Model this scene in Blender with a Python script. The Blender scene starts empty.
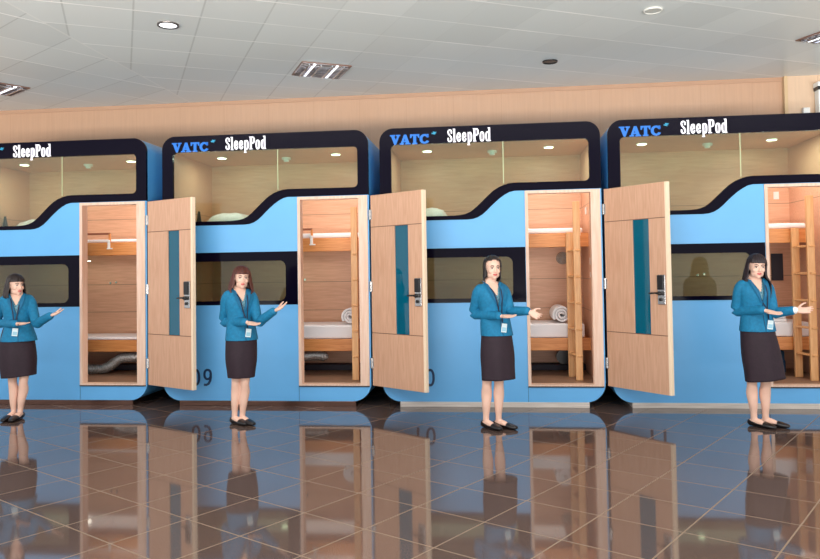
import bpy, bmesh, math, random
from mathutils import Vector, Matrix, Euler
random.seed(7)
scene = bpy.context.scene
COL = scene.collection
PI = math.pi

# ---------------------------------------------------------------- camera
cd = bpy.data.cameras.new('camera'); cam = bpy.data.objects.new('camera', cd); COL.objects.link(cam)
yaw, pitch, roll = .1135, .0294, .0155
CAM = Vector((0, -7.8716, 1.475))
F = Vector((-math.sin(yaw)*math.cos(pitch), math.cos(yaw)*math.cos(pitch), math.sin(pitch)))
R = Vector((math.cos(yaw), math.sin(yaw), 0)); U = R.cross(F)
R2 = R*math.cos(roll) - U*math.sin(roll); U2 = R*math.sin(roll) + U*math.cos(roll)
M = Matrix((R2, U2, -F)).transposed().to_4x4(); M.translation = CAM
cam.matrix_world = M
cd.sensor_width = 36; cd.lens = 730.7/820*36; cd.shift_y = -31.2/820
cd.clip_start = .05; cd.clip_end = 100
scene.camera = cam

# ---------------------------------------------------------------- world, lights, exposure
w = bpy.data.worlds.new('world'); scene.world = w; w.use_nodes = True
bg = w.node_tree.nodes['Background']; bg.inputs[0].default_value = (.97, .98, 1, 1); bg.inputs[1].default_value = 1.22
def area(name, loc, rot, sx, sy, power, col=(1, 1, 1), parent=None):
    l = bpy.data.lights.new(name, 'AREA'); l.shape = 'RECTANGLE'; l.size = sx; l.size_y = sy; l.energy = power; l.color = col
    o = bpy.data.objects.new(name, l); COL.objects.link(o); o.location = loc; o.rotation_euler = rot; o.parent = parent
    return o
area('front_fill', (1, -10, 7.2), (math.radians(60), 0, 0), 16, 3.0, 1300, (1, .99, .97))  # added unseen front fill, set high to stay out of the pane reflections
area('ceiling_upfill', (0, -12.5, .05), (PI, 0, 0), 18, 6.0, 8500, (1, .98, .94))  # added upward fill behind the camera, brightens the ceiling
scene.view_settings.view_transform = 'Standard'; scene.view_settings.look = 'None'
scene.view_settings.gamma = 1; scene.view_settings.use_curve_mapping = False
scene.view_settings.exposure = 0.0

# ---------------------------------------------------------------- materials
def lin(c):
    return tuple((v/255/12.92 if v/255 <= .04045 else ((v/255+.055)/1.055)**2.4) for v in c) + (1,)
def mat(name, col, rough=.5, metal=0, spec=.5, noise=0, nscale=20, stretch=(1, 1, 1), bump=0, col2=None, emit=0, coat=0, ior=1.5):
    m = bpy.data.materials.new(name); m.use_nodes = True; nt = m.node_tree; b = nt.nodes['Principled BSDF']
    b.inputs['Base Color'].default_value = lin(col); b.inputs['Roughness'].default_value = rough; b.inputs['Metallic'].default_value = metal
    b.inputs['Specular IOR Level'].default_value = spec; b.inputs['Coat Weight'].default_value = coat; b.inputs['IOR'].default_value = ior
    if coat: b.inputs['Coat Roughness'].default_value = .04
    if emit:
        b.inputs['Emission Color'].default_value = lin(col); b.inputs['Emission Strength'].default_value = emit
    if noise or bump:
        tc = nt.nodes.new('ShaderNodeTexCoord'); mp = nt.nodes.new('ShaderNodeMapping'); mp.inputs['Scale'].default_value = stretch
        n = nt.nodes.new('ShaderNodeTexNoise'); n.inputs['Scale'].default_value = nscale; n.inputs['Detail'].default_value = 4
        nt.links.new(tc.outputs['Object'], mp.inputs[0]); nt.links.new(mp.outputs[0], n.inputs[0])
        if noise:
            mx = nt.nodes.new('ShaderNodeMix'); mx.data_type = 'RGBA'
            c2 = col2 or tuple(max(0, v*(1-noise)) for v in col)
            mx.inputs[6].default_value = lin(col); mx.inputs[7].default_value = lin(c2)
            rp = nt.nodes.new('ShaderNodeMapRange'); rp.inputs[1].default_value = .35; rp.inputs[2].default_value = .65
            nt.links.new(n.outputs[0], rp.inputs[0]); nt.links.new(rp.outputs[0], mx.inputs[0]); nt.links.new(mx.outputs[2], b.inputs['Base Color'])
        if bump:
            bp = nt.nodes.new('ShaderNodeBump'); bp.inputs['Strength'].default_value = bump; bp.inputs['Distance'].default_value = .01
            nt.links.new(n.outputs[0], bp.inputs['Height']); nt.links.new(bp.outputs[0], b.inputs['Normal'])
    return m
def nn(nt, t, **k):
    n = nt.nodes.new(t)
    for a, v in k.items(): setattr(n, a, v)
    return n
def math_(nt, op, a, b=None, c=None):
    n = nt.nodes.new('ShaderNodeMath'); n.operation = op
    for i, v in enumerate((a, b, c)):
        if v is None: continue
        if isinstance(v, (int, float)): n.inputs[i].default_value = v
        else: nt.links.new(v, n.inputs[i])
    return n.outputs[0]
def dirco(nt, sep, ang, off, period, half):
    """1 on a thin line of the family whose direction has angle ang (degrees) on the XY plane"""
    t = math.radians(ang)
    a = math_(nt, 'MULTIPLY', sep.outputs[0], -math.sin(t)); b = math_(nt, 'MULTIPLY', sep.outputs[1], math.cos(t))
    s = math_(nt, 'ADD', a, b); s = math_(nt, 'SUBTRACT', s, off); s = math_(nt, 'DIVIDE', s, period)
    cell = math_(nt, 'FLOOR', math_(nt, 'ADD', s, .5))
    f = math_(nt, 'ABSOLUTE', math_(nt, 'SUBTRACT', s, cell))
    return math_(nt, 'LESS_THAN', f, half/period), math_(nt, 'FLOOR', s)
def mixc(nt, fac, a, b):
    mx = nt.nodes.new('ShaderNodeMix'); mx.data_type = 'RGBA'
    if isinstance(fac, (int, float)): mx.inputs[0].default_value = fac
    else: nt.links.new(fac, mx.inputs[0])
    for i, v in ((6, a), (7, b)):
        if isinstance(v, tuple): mx.inputs[i].default_value = v
        else: nt.links.new(v, mx.inputs[i])
    return mx.outputs[2]

def floor_material():
    m = bpy.data.materials.new('polished_granite_tiles'); m.use_nodes = True; nt = m.node_tree; b = nt.nodes['Principled BSDF']
    g = nn(nt, 'ShaderNodeNewGeometry'); sp = nn(nt, 'ShaderNodeSeparateXYZ'); nt.links.new(g.outputs['Position'], sp.inputs[0])
    l1, c1 = dirco(nt, sp, -31, -4.062, .487, .0046); l2, c2 = dirco(nt, sp, 57.6, -.375, .487, .0046)
    line = math_(nt, 'MAXIMUM', l1, l2)
    n = nn(nt, 'ShaderNodeTexNoise'); n.inputs['Scale'].default_value = 160; n.inputs['Detail'].default_value = 3; nt.links.new(g.outputs['Position'], n.inputs[0])
    rp = nn(nt, 'ShaderNodeMapRange'); rp.inputs[1].default_value = .45; rp.inputs[2].default_value = .62; nt.links.new(n.outputs[0], rp.inputs[0])
    cmb = nn(nt, 'ShaderNodeCombineXYZ'); nt.links.new(c1, cmb.inputs[0]); nt.links.new(c2, cmb.inputs[1])
    wn = nn(nt, 'ShaderNodeTexWhiteNoise'); wn.noise_dimensions = '3D'; nt.links.new(cmb.outputs[0], wn.inputs[0])
    base = mixc(nt, rp.outputs[0], lin((86, 70, 64)), lin((104, 86, 78)))
    tile = mixc(nt, math_(nt, 'MULTIPLY', wn.outputs[0], .3), base, lin((72, 58, 55)))
    nt.links.new(mixc(nt, line, tile, lin((134, 114, 96))), b.inputs['Base Color'])
    nt.links.new(math_(nt, 'MULTIPLY_ADD', line, .4, .055), b.inputs['Roughness'])
    nt.links.new(math_(nt, 'MULTIPLY_ADD', line, -.4, .5), b.inputs['Specular IOR Level'])
    b.inputs['IOR'].default_value = 1.75
    return m
def ceiling_material():
    m = bpy.data.materials.new('metal_ceiling_tiles'); m.use_nodes = True; nt = m.node_tree; b = nt.nodes['Principled BSDF']
    g = nn(nt, 'ShaderNodeNewGeometry'); sp = nn(nt, 'ShaderNodeSeparateXYZ'); nt.links.new(g.outputs['Position'], sp.inputs[0])
    a1, ca = dirco(nt, sp, 27, .34, .57, .0095); b1, cb = dirco(nt, sp, 118, 1.889, .57, .008)
    a2, ca2 = dirco(nt, sp, 56, 2.45, .68, .0095); b2, cb2 = dirco(nt, sp, 146, 1.0, .57, .007)
    left = math_(nt, 'LESS_THAN', sp.outputs[0], -4.05)
    fold = math_(nt, 'LESS_THAN', math_(nt, 'ABSOLUTE', math_(nt, 'ADD', sp.outputs[0], 4.05)), .012)
    def pick(r, l):
        n = nn(nt, 'ShaderNodeMix'); n.data_type = 'FLOAT'; nt.links.new(left, n.inputs[0]); nt.links.new(r, n.inputs[2]); nt.links.new(l, n.inputs[3]); return n.outputs[0]
    wl = pick(a1, a2); gl = pick(b1, b2)
    cmb = nn(nt, 'ShaderNodeCombineXYZ'); nt.links.new(pick(ca, ca2), cmb.inputs[0]); nt.links.new(pick(cb, cb2), cmb.inputs[1])
    wn = nn(nt, 'ShaderNodeTexWhiteNoise'); wn.noise_dimensions = '3D'; nt.links.new(cmb.outputs[0], wn.inputs[0])
    nz = nn(nt, 'ShaderNodeTexNoise'); nz.inputs['Scale'].default_value = 1.3; nt.links.new(g.outputs['Position'], nz.inputs[0])
    base = mixc(nt, wn.outputs[0], lin((216, 220, 216)), lin((207, 211, 207)))
    # grey seams fade out towards the right of the hall
    fr = nn(nt, 'ShaderNodeMapRange'); fr.inputs[1].default_value = -2.3; fr.inputs[2].default_value = -.8; fr.inputs[3].default_value = .38; fr.inputs[4].default_value = .05; nt.links.new(sp.outputs[0], fr.inputs[0])
    c = mixc(nt, math_(nt, 'MULTIPLY', gl, fr.outputs[0]), base, lin((140, 142, 136)))
    br = nn(nt, 'ShaderNodeMapRange'); br.inputs[1].default_value = .4; br.inputs[2].default_value = .62; br.inputs[3].default_value = .35; br.inputs[4].default_value = 1; nt.links.new(nz.outputs[0], br.inputs[0])
    c = mixc(nt, math_(nt, 'MULTIPLY', wl, br.outputs[0]), c, lin((250, 250, 246)))
    c = mixc(nt, math_(nt, 'MULTIPLY', fold, .5), c, lin((232, 232, 226)))
    nt.links.new(c, b.inputs['Base Color']); b.inputs['Roughness'].default_value = .32
    return m
def seam_wall(name, col, seam, period, off, half, rough=.28):
    m = bpy.data.materials.new(name); m.use_nodes = True; nt = m.node_tree; b = nt.nodes['Principled BSDF']
    g = nn(nt, 'ShaderNodeNewGeometry'); sp = nn(nt, 'ShaderNodeSeparateXYZ'); nt.links.new(g.outputs['Position'], sp.inputs[0])
    l1, c1 = dirco(nt, sp, 90, off, period, half)
    mp = nn(nt, 'ShaderNodeMapping'); mp.inputs['Scale'].default_value = (14, 14, .7); nt.links.new(g.outputs['Position'], mp.inputs[0])
    n = nn(nt, 'ShaderNodeTexNoise'); n.inputs['Scale'].default_value = 3; nt.links.new(mp.outputs[0], n.inputs[0])
    base = mixc(nt, n.outputs[0], lin(col), lin(tuple(v*.93 for v in col)))
    nt.links.new(mixc(nt, l1, base, lin(seam)), b.inputs['Base Color']); b.inputs['Roughness'].default_value = rough
    return m
def wood(name, c1, c2, rough=.42, axis='z', seams=None):
    m = bpy.data.materials.new(name); m.use_nodes = True; nt = m.node_tree; b = nt.nodes['Principled BSDF']
    tc = nn(nt, 'ShaderNodeTexCoord'); mp = nn(nt, 'ShaderNodeMapping')
    mp.inputs['Scale'].default_value = {'z': (16, 16, 1.1), 'x': (1.1, 16, 16), 'y': (16, 1.1, 16)}[axis]
    n = nn(nt, 'ShaderNodeTexNoise'); n.inputs['Scale'].default_value = 3.2; n.inputs['Detail'].default_value = 5; n.inputs['Distortion'].default_value = .6
    nt.links.new(tc.outputs['Object'], mp.inputs[0]); nt.links.new(mp.outputs[0], n.inputs[0])
    rp = nn(nt, 'ShaderNodeMapRange'); rp.inputs[1].default_value = .36; rp.inputs[2].default_value = .66; nt.links.new(n.outputs[0], rp.inputs[0])
    c = mixc(nt, rp.outputs[0], lin(c1), lin(c2))
    if seams:
        sp = nn(nt, 'ShaderNodeSeparateXYZ'); nt.links.new(tc.outputs['Object'], sp.inputs[0])
        tot = None
        for z in seams:
            s = math_(nt, 'LESS_THAN', math_(nt, 'ABSOLUTE', math_(nt, 'SUBTRACT', sp.outputs[2], z)), .004)
            tot = s if tot is None else math_(nt, 'MAXIMUM', tot, s)
        c = mixc(nt, tot, c, lin(tuple(v*.78 for v in c2)))
    nt.links.new(c, b.inputs['Base Color']); b.inputs['Roughness'].default_value = rough
    return m
def glass(name, tint, ior=1.5, haze=0):
    m = bpy.data.materials.new(name); m.use_nodes = True; nt = m.node_tree; nt.nodes.remove(nt.nodes['Principled BSDF'])
    out = nt.nodes['Material Output']; tr = nn(nt, 'ShaderNodeBsdfTransparent'); tr.inputs[0].default_value = tint + (1,)
    gl = nn(nt, 'ShaderNodeBsdfGlossy'); gl.inputs['Roughness'].default_value = .01
    fr = nn(nt, 'ShaderNodeFresnel'); fr.inputs[0].default_value = ior; mx = nn(nt, 'ShaderNodeMixShader')
    nt.links.new(fr.outputs[0], mx.inputs[0]); nt.links.new(tr.outputs[0], mx.inputs[1]); nt.links.new(gl.outputs[0], mx.inputs[2])
    if haze:
        df = nn(nt, 'ShaderNodeBsdfDiffuse'); df.inputs[0].default_value = lin(haze); m3 = nn(nt, 'ShaderNodeMixShader'); m3.inputs[0].default_value = .6
        nt.links.new(tr.outputs[0], m3.inputs[1]); nt.links.new(df.outputs[0], m3.inputs[2]); nt.links.new(m3.outputs[0], mx.inputs[1])
    nt.links.new(mx.outputs[0], out.inputs[0]); return m

MT = dict(
    floor=floor_material(), ceiling=ceiling_material(),
    wall=seam_wall('beige_wall_panels', (198, 157, 127), (184, 144, 115), .62, 2.34, .004),
    wall2=seam_wall('pale_wall_panels', (222, 190, 160), (190, 160, 130), 1.2, 3.2, .003),
    blue=mat('sky_blue_lacquer', (106, 184, 242), .38, noise=.03, nscale=2),
    side=mat('sky_blue_side_lacquer', (92, 172, 224), .35),
    black=mat('gloss_black_navy_band', (10, 6, 24), .12, spec=.1),
    frame=wood('pale_birch_frame', (238, 206, 186), (228, 188, 162)),
    leaf=wood('birch_door_laminate', (220, 174, 144), (207, 158, 127)),
    edge=mat('cream_edge_banding', (250, 226, 196), .4),
    lining=wood('birch_lining', (232, 182, 150), (218, 166, 134), axis='x', seams=(.98, 1.34, 2.2)),
    rail=wood('orange_pine_rail', (232, 158, 92), (214, 134, 70), axis='x'),
    ladder=wood('pine_ladder', (236, 186, 130), (220, 162, 106)),
    glass=glass('olive_tinted_glass', (.72, .83, .76)), glasslow=glass('bronze_tinted_glass', (.56, .65, .55)),
    teal=glass('teal_tinted_glass', (.12, .55, .5), 1.5, (8, 118, 150)),
    white=mat('white_enamel', (240, 240, 236), .35), steel=mat('brushed_steel', (200, 198, 196), .25, 1),
    plinth=mat('brushed_aluminium_plinth', (226, 216, 206), .3, .0, noise=.12, nscale=3, stretch=(1, 1, 30)),
    plinthdark=mat('floor_reflecting_steel_plinth', (120, 88, 76), .2, .8, noise=.2, nscale=3, stretch=(1, 1, 30)),  # brown of the mirrored floor put into the left plinths' steel colour
    dark=mat('black_plastic', (24, 22, 24), .3), logoblue=mat('logo_blue', (24, 112, 210), .35, emit=.1),
    logowhite=mat('logo_white', (250, 248, 255), .4, emit=.35), number=mat('number_navy', (24, 52, 92), .4),
    lamp=mat('lamp_glow', (255, 246, 225), .4, emit=9), cotton=mat('white_cotton', (248, 246, 248), .8, bump=.3, nscale=8),
    foil=mat('crinkled_foil', (235, 232, 228), .25, .6, noise=.3, nscale=60, bump=1),
    darkfloor=mat('pod_vinyl_floor', (150, 116, 92), .5, noise=.1, nscale=5), darkgrey=mat('dark_fabric_box', (52, 50, 60), .8),  # dark grey shared by the control panel and the underbed beams
    bagblue=mat('navy_bag_fabric', (22, 60, 92), .8), glow=mat('ceiling_lamp_glass', (250, 252, 255), .3, emit=1.6),
    louvre=mat('mirror_louvre', (225, 228, 235), .08, 1), trofdark=mat('troffer_brown', (120, 84, 66), .4),  # plain brown for the troffer frame and backing
    skin=mat('skin', (240, 196, 174), .5, noise=.03, nscale=9), lips=mat('lips', (206, 104, 100), .4),
    iris=mat('dark_iris', (34, 22, 20), .15), eyewhite=mat('eye_white', (236, 230, 224), .3), brow=mat('eyebrow', (58, 40, 34), .8),
    jacket=mat('teal_jacket_wool', (6, 120, 164), .75, noise=.1, nscale=40, bump=.25), collar=mat('teal_lapel', (5, 98, 138), .7),
    blouse=mat('grey_teal_patterned_blouse', (120, 168, 182), .6, noise=.5, nscale=90, col2=(40, 96, 120)),
    skirt=mat('aubergine_black_skirt', (42, 24, 36), .75, noise=.12, nscale=30, bump=.2), shoe=mat('black_leather', (22, 18, 20), .3),
    lanyard=mat('navy_lanyard', (16, 30, 60), .6), badge=mat('badge_card', (214, 232, 236), .35), badgeblue=mat('badge_print', (150, 196, 214), .4),
    hair1=mat('dark_brown_hair', (42, 26, 24), .42, noise=.35, nscale=30, stretch=(6, 6, .5), bump=.6),
    hair2=mat('auburn_hair', (104, 48, 36), .42, noise=.4, nscale=30, stretch=(6, 6, .5), bump=.6),
    hair3=mat('black_hair', (38, 28, 28), .4, noise=.35, nscale=30, stretch=(6, 6, .5), bump=.6),
    hair4=mat('blackish_brown_hair', (44, 28, 34), .4, noise=.35, nscale=30, stretch=(6, 6, .5), bump=.6),
)

# ---------------------------------------------------------------- mesh helpers
def link(name, me, m=None, parent=None, smooth=False, loc=None):
    o = bpy.data.objects.new(name, me); COL.objects.link(o); o.parent = parent
    if m is not None and not me.materials: me.materials.append(m)
    if smooth:
        for p in me.polygons: p.use_smooth = True
    if loc: o.location = loc
    return o
def bm_obj(name, bm, m, parent=None, smooth=False, loc=None):
    me = bpy.data.meshes.new(name); bmesh.ops.recalc_face_normals(bm, faces=bm.faces); bm.to_mesh(me); bm.free()
    return link(name, me, m, parent, smooth, loc)
def add_box(bm, x0, x1, y0, y1, z0, z1, bev=0):
    t = bmesh.new(); bmesh.ops.create_cube(t, size=1)
    for v in t.verts: v.co = Vector((x0+(v.co.x+.5)*(x1-x0), y0+(v.co.y+.5)*(y1-y0), z0+(v.co.z+.5)*(z1-z0)))
    if bev: bmesh.ops.bevel(t, geom=t.edges[:]+t.verts[:], offset=bev, segments=2, profile=.5, affect='EDGES', clamp_overlap=True)
    me = bpy.data.meshes.new('t'); t.to_mesh(me); t.free(); bm.from_mesh(me); bpy.data.meshes.remove(me)
def box(name, b, m, parent=None, bev=.003):
    bm = bmesh.new(); add_box(bm, *b, bev=bev); return bm_obj(name, bm, m, parent)
def frame_of(t, hint):
    t = t.normalized(); s = hint - t*hint.dot(t)
    if s.length < 1e-4: s = Vector((0, 1, 0)) - t*t.y
    s.normalize(); return s, t.cross(s)
def catmull(P, n=4):
    out = []
    for i in range(len(P)-1):
        p0 = P[max(i-1, 0)]; p1 = P[i]; p2 = P[i+1]; p3 = P[min(i+2, len(P)-1)]
        for k in range(n):
            t = k/n
            out.append([.5*((2*b)+(-a+c)*t+(2*a-5*b+4*c-d)*t*t+(-a+3*b-3*c+d)*t*t*t) for a, b, c, d in zip(p0, p1, p2, p3)])
    out.append(list(P[-1])); return out
def add_tube(bm, pts, rad, hint=(1, 0, 0), seg=16, sub=4, cap=True, power=2):
    """pts: list of xyz; rad: list of (rs, rn); hint gives the direction of rs; rounded caps"""
    P = [list(p)+list(r if isinstance(r, (tuple, list)) else (r, r)) for p, r in zip(pts, rad)]
    P = catmull(P, sub) if sub > 1 else P
    hint = Vector(hint); C = [Vector(p[:3]) for p in P]; RR = [(max(p[3], 1e-4), max(p[4], 1e-4)) for p in P]
    T = [(C[min(i+1, len(C)-1)]-C[max(i-1, 0)]).normalized() for i in range(len(C))]
    rings = []
    def ring(c, t, r):
        s, n = frame_of(t, hint); L = []
        for k in range(seg):
            a = 2*PI*k/seg; ca, sa = math.cos(a), math.sin(a)
            if power != 2: ca = math.copysign(abs(ca)**(2/power), ca); sa = math.copysign(abs(sa)**(2/power), sa)
            L.append(bm.verts.new(c + s*ca*r[0] + n*sa*r[1]))
        rings.append(L)
    def capr(c, t, r, sgn):
        m = min(r); seq = [(.35, .94), (.7, .71), (.93, .37)]
        for d, f in (seq if sgn > 0 else seq[::-1]): ring(c+t*sgn*m*d, t, (r[0]*f if r[0] == m else r[0]-m*(1-f), r[1]*f if r[1] == m else r[1]-m*(1-f)))
    if cap: capr(C[0], T[0], RR[0], -1)
    for c, t, r in zip(C, T, RR): ring(c, t, r)
    if cap: capr(C[-1], T[-1], RR[-1], 1)
    for a, b in zip(rings, rings[1:]):
        for k in range(seg): bm.faces.new((a[k], a[(k+1) % seg], b[(k+1) % seg], b[k]))
    if cap:
        bm.faces.new(rings[0][::-1]); bm.faces.new(rings[-1])
    return rings
def add_ell(bm, c, r, rot=None, seg=20, rg=14):
    t = bmesh.new(); bmesh.ops.create_uvsphere(t, u_segments=seg, v_segments=rg, radius=1)
    Mx = Matrix.Translation(Vector(c)) @ (rot or Matrix.Identity(4)) @ Matrix.Diagonal((r[0], r[1], r[2], 1))
    t.transform(Mx); me = bpy.data.meshes.new('t'); t.to_mesh(me); t.free(); bm.from_mesh(me); bpy.data.meshes.remove(me)
def add_cyl(bm, c, r, h, axis='z', seg=24, r2=None):
    t = bmesh.new(); bmesh.ops.create_cone(t, cap_ends=True, segments=seg, radius1=r, radius2=r if r2 is None else r2, depth=h)
    Rm = {'z': Matrix.Identity(4), 'y': Matrix.Rotation(PI/2, 4, 'X'), 'x': Matrix.Rotation(PI/2, 4, 'Y')}[axis]
    t.transform(Matrix.Translation(Vector(c)) @ Rm); me = bpy.data.meshes.new('t'); t.to_mesh(me); t.free(); bm.from_mesh(me); bpy.data.meshes.remove(me)
def cyl(name, c, r, h, m, parent=None, axis='z', seg=24, r2=None):
    bm = bmesh.new(); add_cyl(bm, c, r, h, axis, seg, r2); return bm_obj(name, bm, m, parent, smooth=False)
def evalmesh(o):
    dg = bpy.context.evaluated_depsgraph_get(); dg.update(); me = bpy.data.meshes.new_from_object(o.evaluated_get(dg)); return me
def fuse(bm, voxel, smooth=2, fac=.5):
    me = bpy.data.meshes.new('t'); bmesh.ops.recalc_face_normals(bm, faces=bm.faces); bm.to_mesh(me); bm.free()
    o = bpy.data.objects.new('t', me); COL.objects.link(o)
    r = o.modifiers.new('r', 'REMESH'); r.mode = 'VOXEL'; r.voxel_size = voxel; r.use_smooth_shade = True
    if smooth:
        s = o.modifiers.new('s', 'SMOOTH'); s.factor = fac; s.iterations = smooth
    out = evalmesh(o); bpy.data.objects.remove(o); bpy.data.meshes.remove(me); return out
def plate_mesh(outer, holes, y0, y1, bev=0, bold=0):
    """solid plate in the XZ plane between y0 and y1 from 2-D outlines"""
    cu = bpy.data.curves.new('t', 'CURVE'); cu.dimensions = '2D'; cu.fill_mode = 'BOTH'; cu.extrude = (y1-y0)/2-bev; cu.bevel_depth = bev; cu.bevel_resolution = 1; cu.offset = bold-bev
    for pts in [outer]+list(holes):
        s = cu.splines.new('POLY'); s.points.add(len(pts)-1); s.use_cyclic_u = True
        for q, (x, z) in zip(s.points, pts): q.co = (x, z, 0, 1)
    o = bpy.data.objects.new('t', cu); COL.objects.link(o); me = evalmesh(o); bpy.data.objects.remove(o); bpy.data.curves.remove(cu)
    me.transform(Matrix.Translation((0, (y0+y1)/2, 0)) @ Matrix.Rotation(PI/2, 4, 'X')); return me
def plate(name, outer, holes, y0, y1, m, parent=None, bev=0):
    me = plate_mesh(outer, holes, y0, y1, bev); me.name = name; me.materials.clear(); return link(name, me, m, parent)
def rect(x0, x1, z0, z1, r=0, corners=(1, 1, 1, 1), n=8):
    """counterclockwise rounded rectangle; corners bl, br, tr, tl"""
    if isinstance(r, (int, float)): r = (r,)*4
    P = []
    for (cx, cz, a0, rr, on) in ((x0, z0, PI, r[0], corners[0]), (x1, z0, 1.5*PI, r[1], corners[1]), (x1, z1, 0, r[2], corners[2]), (x0, z1, .5*PI, r[3], corners[3])):
        if not on or rr == 0: P.append((cx, cz)); continue
        ox = cx+(rr if cx == x0 else -rr); oz = cz+(rr if cz == z0 else -rr)
        for k in range(n+1):
            a = a0+k/n*PI/2; P.append((ox+rr*math.cos(a), oz+rr*math.sin(a)))
    return P
def tag(o, label=None, cat=None, group=None, kind=None):
    if label: o['label'] = label
    if cat: o['category'] = cat
    if group: o['group'] = group
    if kind: o['kind'] = kind
    return o
def empty(name, loc=(0, 0, 0), parent=None):
    o = bpy.data.objects.new(name, None); COL.objects.link(o); o.location = loc; o.empty_display_size = .2; o.parent = parent; return o
def copy_tree(o, parent=None):
    c = o.copy(); COL.objects.link(c); c.parent = parent
    for ch in list(o.children): copy_tree(ch, c)
    return c

# ---------------------------------------------------------------- the hall
WALL_Y, CEIL = 1.6, 3.79
def slab(name, b, m):
    o = box(name, b, m, bev=0); tag(o, kind='structure'); return o
slab('floor', (-11, 9, -9.5, WALL_Y, -.1, 0), MT['floor'])
slab('ceiling', (-11, 9, -5.5, WALL_Y, CEIL, CEIL+.1), MT['ceiling'])
slab('wall_back', (-11, 3.62, WALL_Y, WALL_Y+.12, 0, CEIL), MT['wall'])
slab('wall_back_right', (3.62, 9, WALL_Y-.04, WALL_Y+.12, 0, CEIL), MT['wall2'])
slab('trim_1', (3.60, 3.64, WALL_Y-.06, WALL_Y-.001, 0, CEIL), mat('beige_corner_trim', (206, 176, 136), .4))
slab('trim_2', (-11, 3.6, WALL_Y-.012, WALL_Y, CEIL-.05, CEIL), mat('beige_top_trim', (184, 144, 116), .4))

# ---------------------------------------------------------------- lettering
def stroke_glyphs(name, glyphs, x0, z0, h, adv, m, parent, y=(-.012, -.006), kx=1.0, bold=0):
    bm = bmesh.new(); x = x0
    for g in glyphs:
        polys, wd = g
        for outer, holes in polys:
            me = plate_mesh([(x+px*h*kx, z0+pz*h) for px, pz in outer], [[(x+px*h*kx, z0+pz*h) for px, pz in hh] for hh in holes], *y, 0, bold); bm.from_mesh(me); bpy.data.meshes.remove(me)
        x += (wd+adv)*h*kx
    return bm_obj(name, bm, m, parent)
def ov(cx, cz, rx, rz, n=20, p=2.6):
    return [(cx+math.copysign(abs(math.cos(a))**(2/p), math.cos(a))*rx, cz+math.copysign(abs(math.sin(a))**(2/p), math.sin(a))*rz) for a in [2*PI*k/n for k in range(n)]]
def R_(x0, x1, z0, z1): return ([(x0, z0), (x1, z0), (x1, z1), (x0, z1)], [])
def band(path, wx, wz):
    """stroke of varying width along path (horizontal thickness wx, vertical thickness wz)"""
    L = []; Rr = []
    for i, (x, z) in enumerate(path):
        a = path[max(i-1, 0)]; b = path[min(i+1, len(path)-1)]; dx, dz = b[0]-a[0], b[1]-a[1]; d = math.hypot(dx, dz) or 1
        nx, nz = -dz/d, dx/d; L.append((x+nx*wx/2, z+nz*wz/2)); Rr.append((x-nx*wx/2, z-nz*wz/2))
    return (L+Rr[::-1], [])
def arc(cx, cz, rx, rz, a0, a1, n=10): return [(cx+rx*math.cos(math.radians(a0+(a1-a0)*k/n)), cz+rz*math.sin(math.radians(a0+(a1-a0)*k/n))) for k in range(n+1)]
SW = .125
gS = ([band(arc(.2, .76, .13, .19, 10, 180, 8)+[(.12, .6), (.28, .42)]+arc(.2, .24, .13, .19, 0, -170, 8), SW, .07), R_(.27, .38, .66, .80), R_(.02, .13, .2, .34)], .4)
gl = ([R_(.05, .05+SW, 0, 1.02), R_(0, .23, 0, .05), R_(0, .06, .96, 1.02)], .22)
def ge_():
    return ([band([(.1, .37), (.3, .37)]+arc(.2, .37, .12, .33, 0, 340, 14)[2:], SW, .07)], .38)
ge = ge_()
go = ([(ov(.2, .36, .18, .38), [ov(.2, .36, .055, .30)])], .4)
gp = ([R_(.05, .05+SW, -.25, .72), R_(0, .23, -.27, -.22), (ov(.22, .36, .17, .38), [ov(.22, .36, .05, .30)])], .41)
gP = ([R_(.05, .05+SW+.02, 0, 1), R_(0, .27, 0, .05), R_(0, .1, .95, 1), (ov(.25, .72, .2, .28), [ov(.25, .72, .06, .21)])], .46)
gd = ([R_(.26, .26+SW, 0, 1.02), R_(.2, .3, .97, 1.02), R_(.3, .44, 0, .05), (ov(.2, .36, .18, .38), [ov(.2, .36, .055, .30)])], .44)
gV = ([([(-.02, .94), (-.02, 1), (.42, 1), (.42, .94), (.32, .94), (.52, .34), (.68, .94), (.56, .94), (.56, 1), (.9, 1), (.9, .94), (.82, .94), (.5, 0), (.38, 0), (.08, .94)], [])], .86)
gA = ([([(-.02, 0), (-.02, .06), (.08, .06), (.38, 1), (.56, 1), (.84, .06), (.94, .06), (.94, 0), (.5, 0), (.5, .06), (.6, .06), (.55, .24), (.28, .24), (.22, .06), (.33, .06), (.33, 0)], [[(.31, .34), (.52, .34), (.42, .70)]])], .9)
gT = ([([(.0, 1), (.0, .68), (.06, .68), (.14, .91), (.3, .91), (.3, .07), (.2, .07), (.2, 0), (.62, 0), (.62, .07), (.52, .07), (.52, .91), (.68, .91), (.76, .68), (.82, .68), (.82, 1)], [])], .82)
gC = ([band(arc(.46, .5, .35, .43, 35, 325, 18), .2, .13), R_(.72, .8, .68, .98)], .86)
def digit_mesh(name, ch, x0, z0, h, m, parent):
    if ch == '0': g = ([(ov(.3, .5, .27, .52, 28, 2.2), [ov(.3, .5, .17, .42, 28, 2.2)])], .6)
    if ch == '9': g = ([(ov(.3, .68, .26, .34, 28, 2.2), [ov(.3, .68, .16, .245, 28, 2.2)]), band([(.5, .7), (.505, .5), (.46, .28), (.36, .1), (.22, .02), (.08, .03)], .11, .1)], .6)
    if ch == '1': g = ([R_(.24, .35, 0, 1.02), ([(.24, 1.02), (.08, .88), (.08, .77), (.24, .88)], [])], .52)
    return stroke_glyphs(name, [g], x0, z0, h, 0, m, parent, (-.004, .0), bold=.004)

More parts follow.
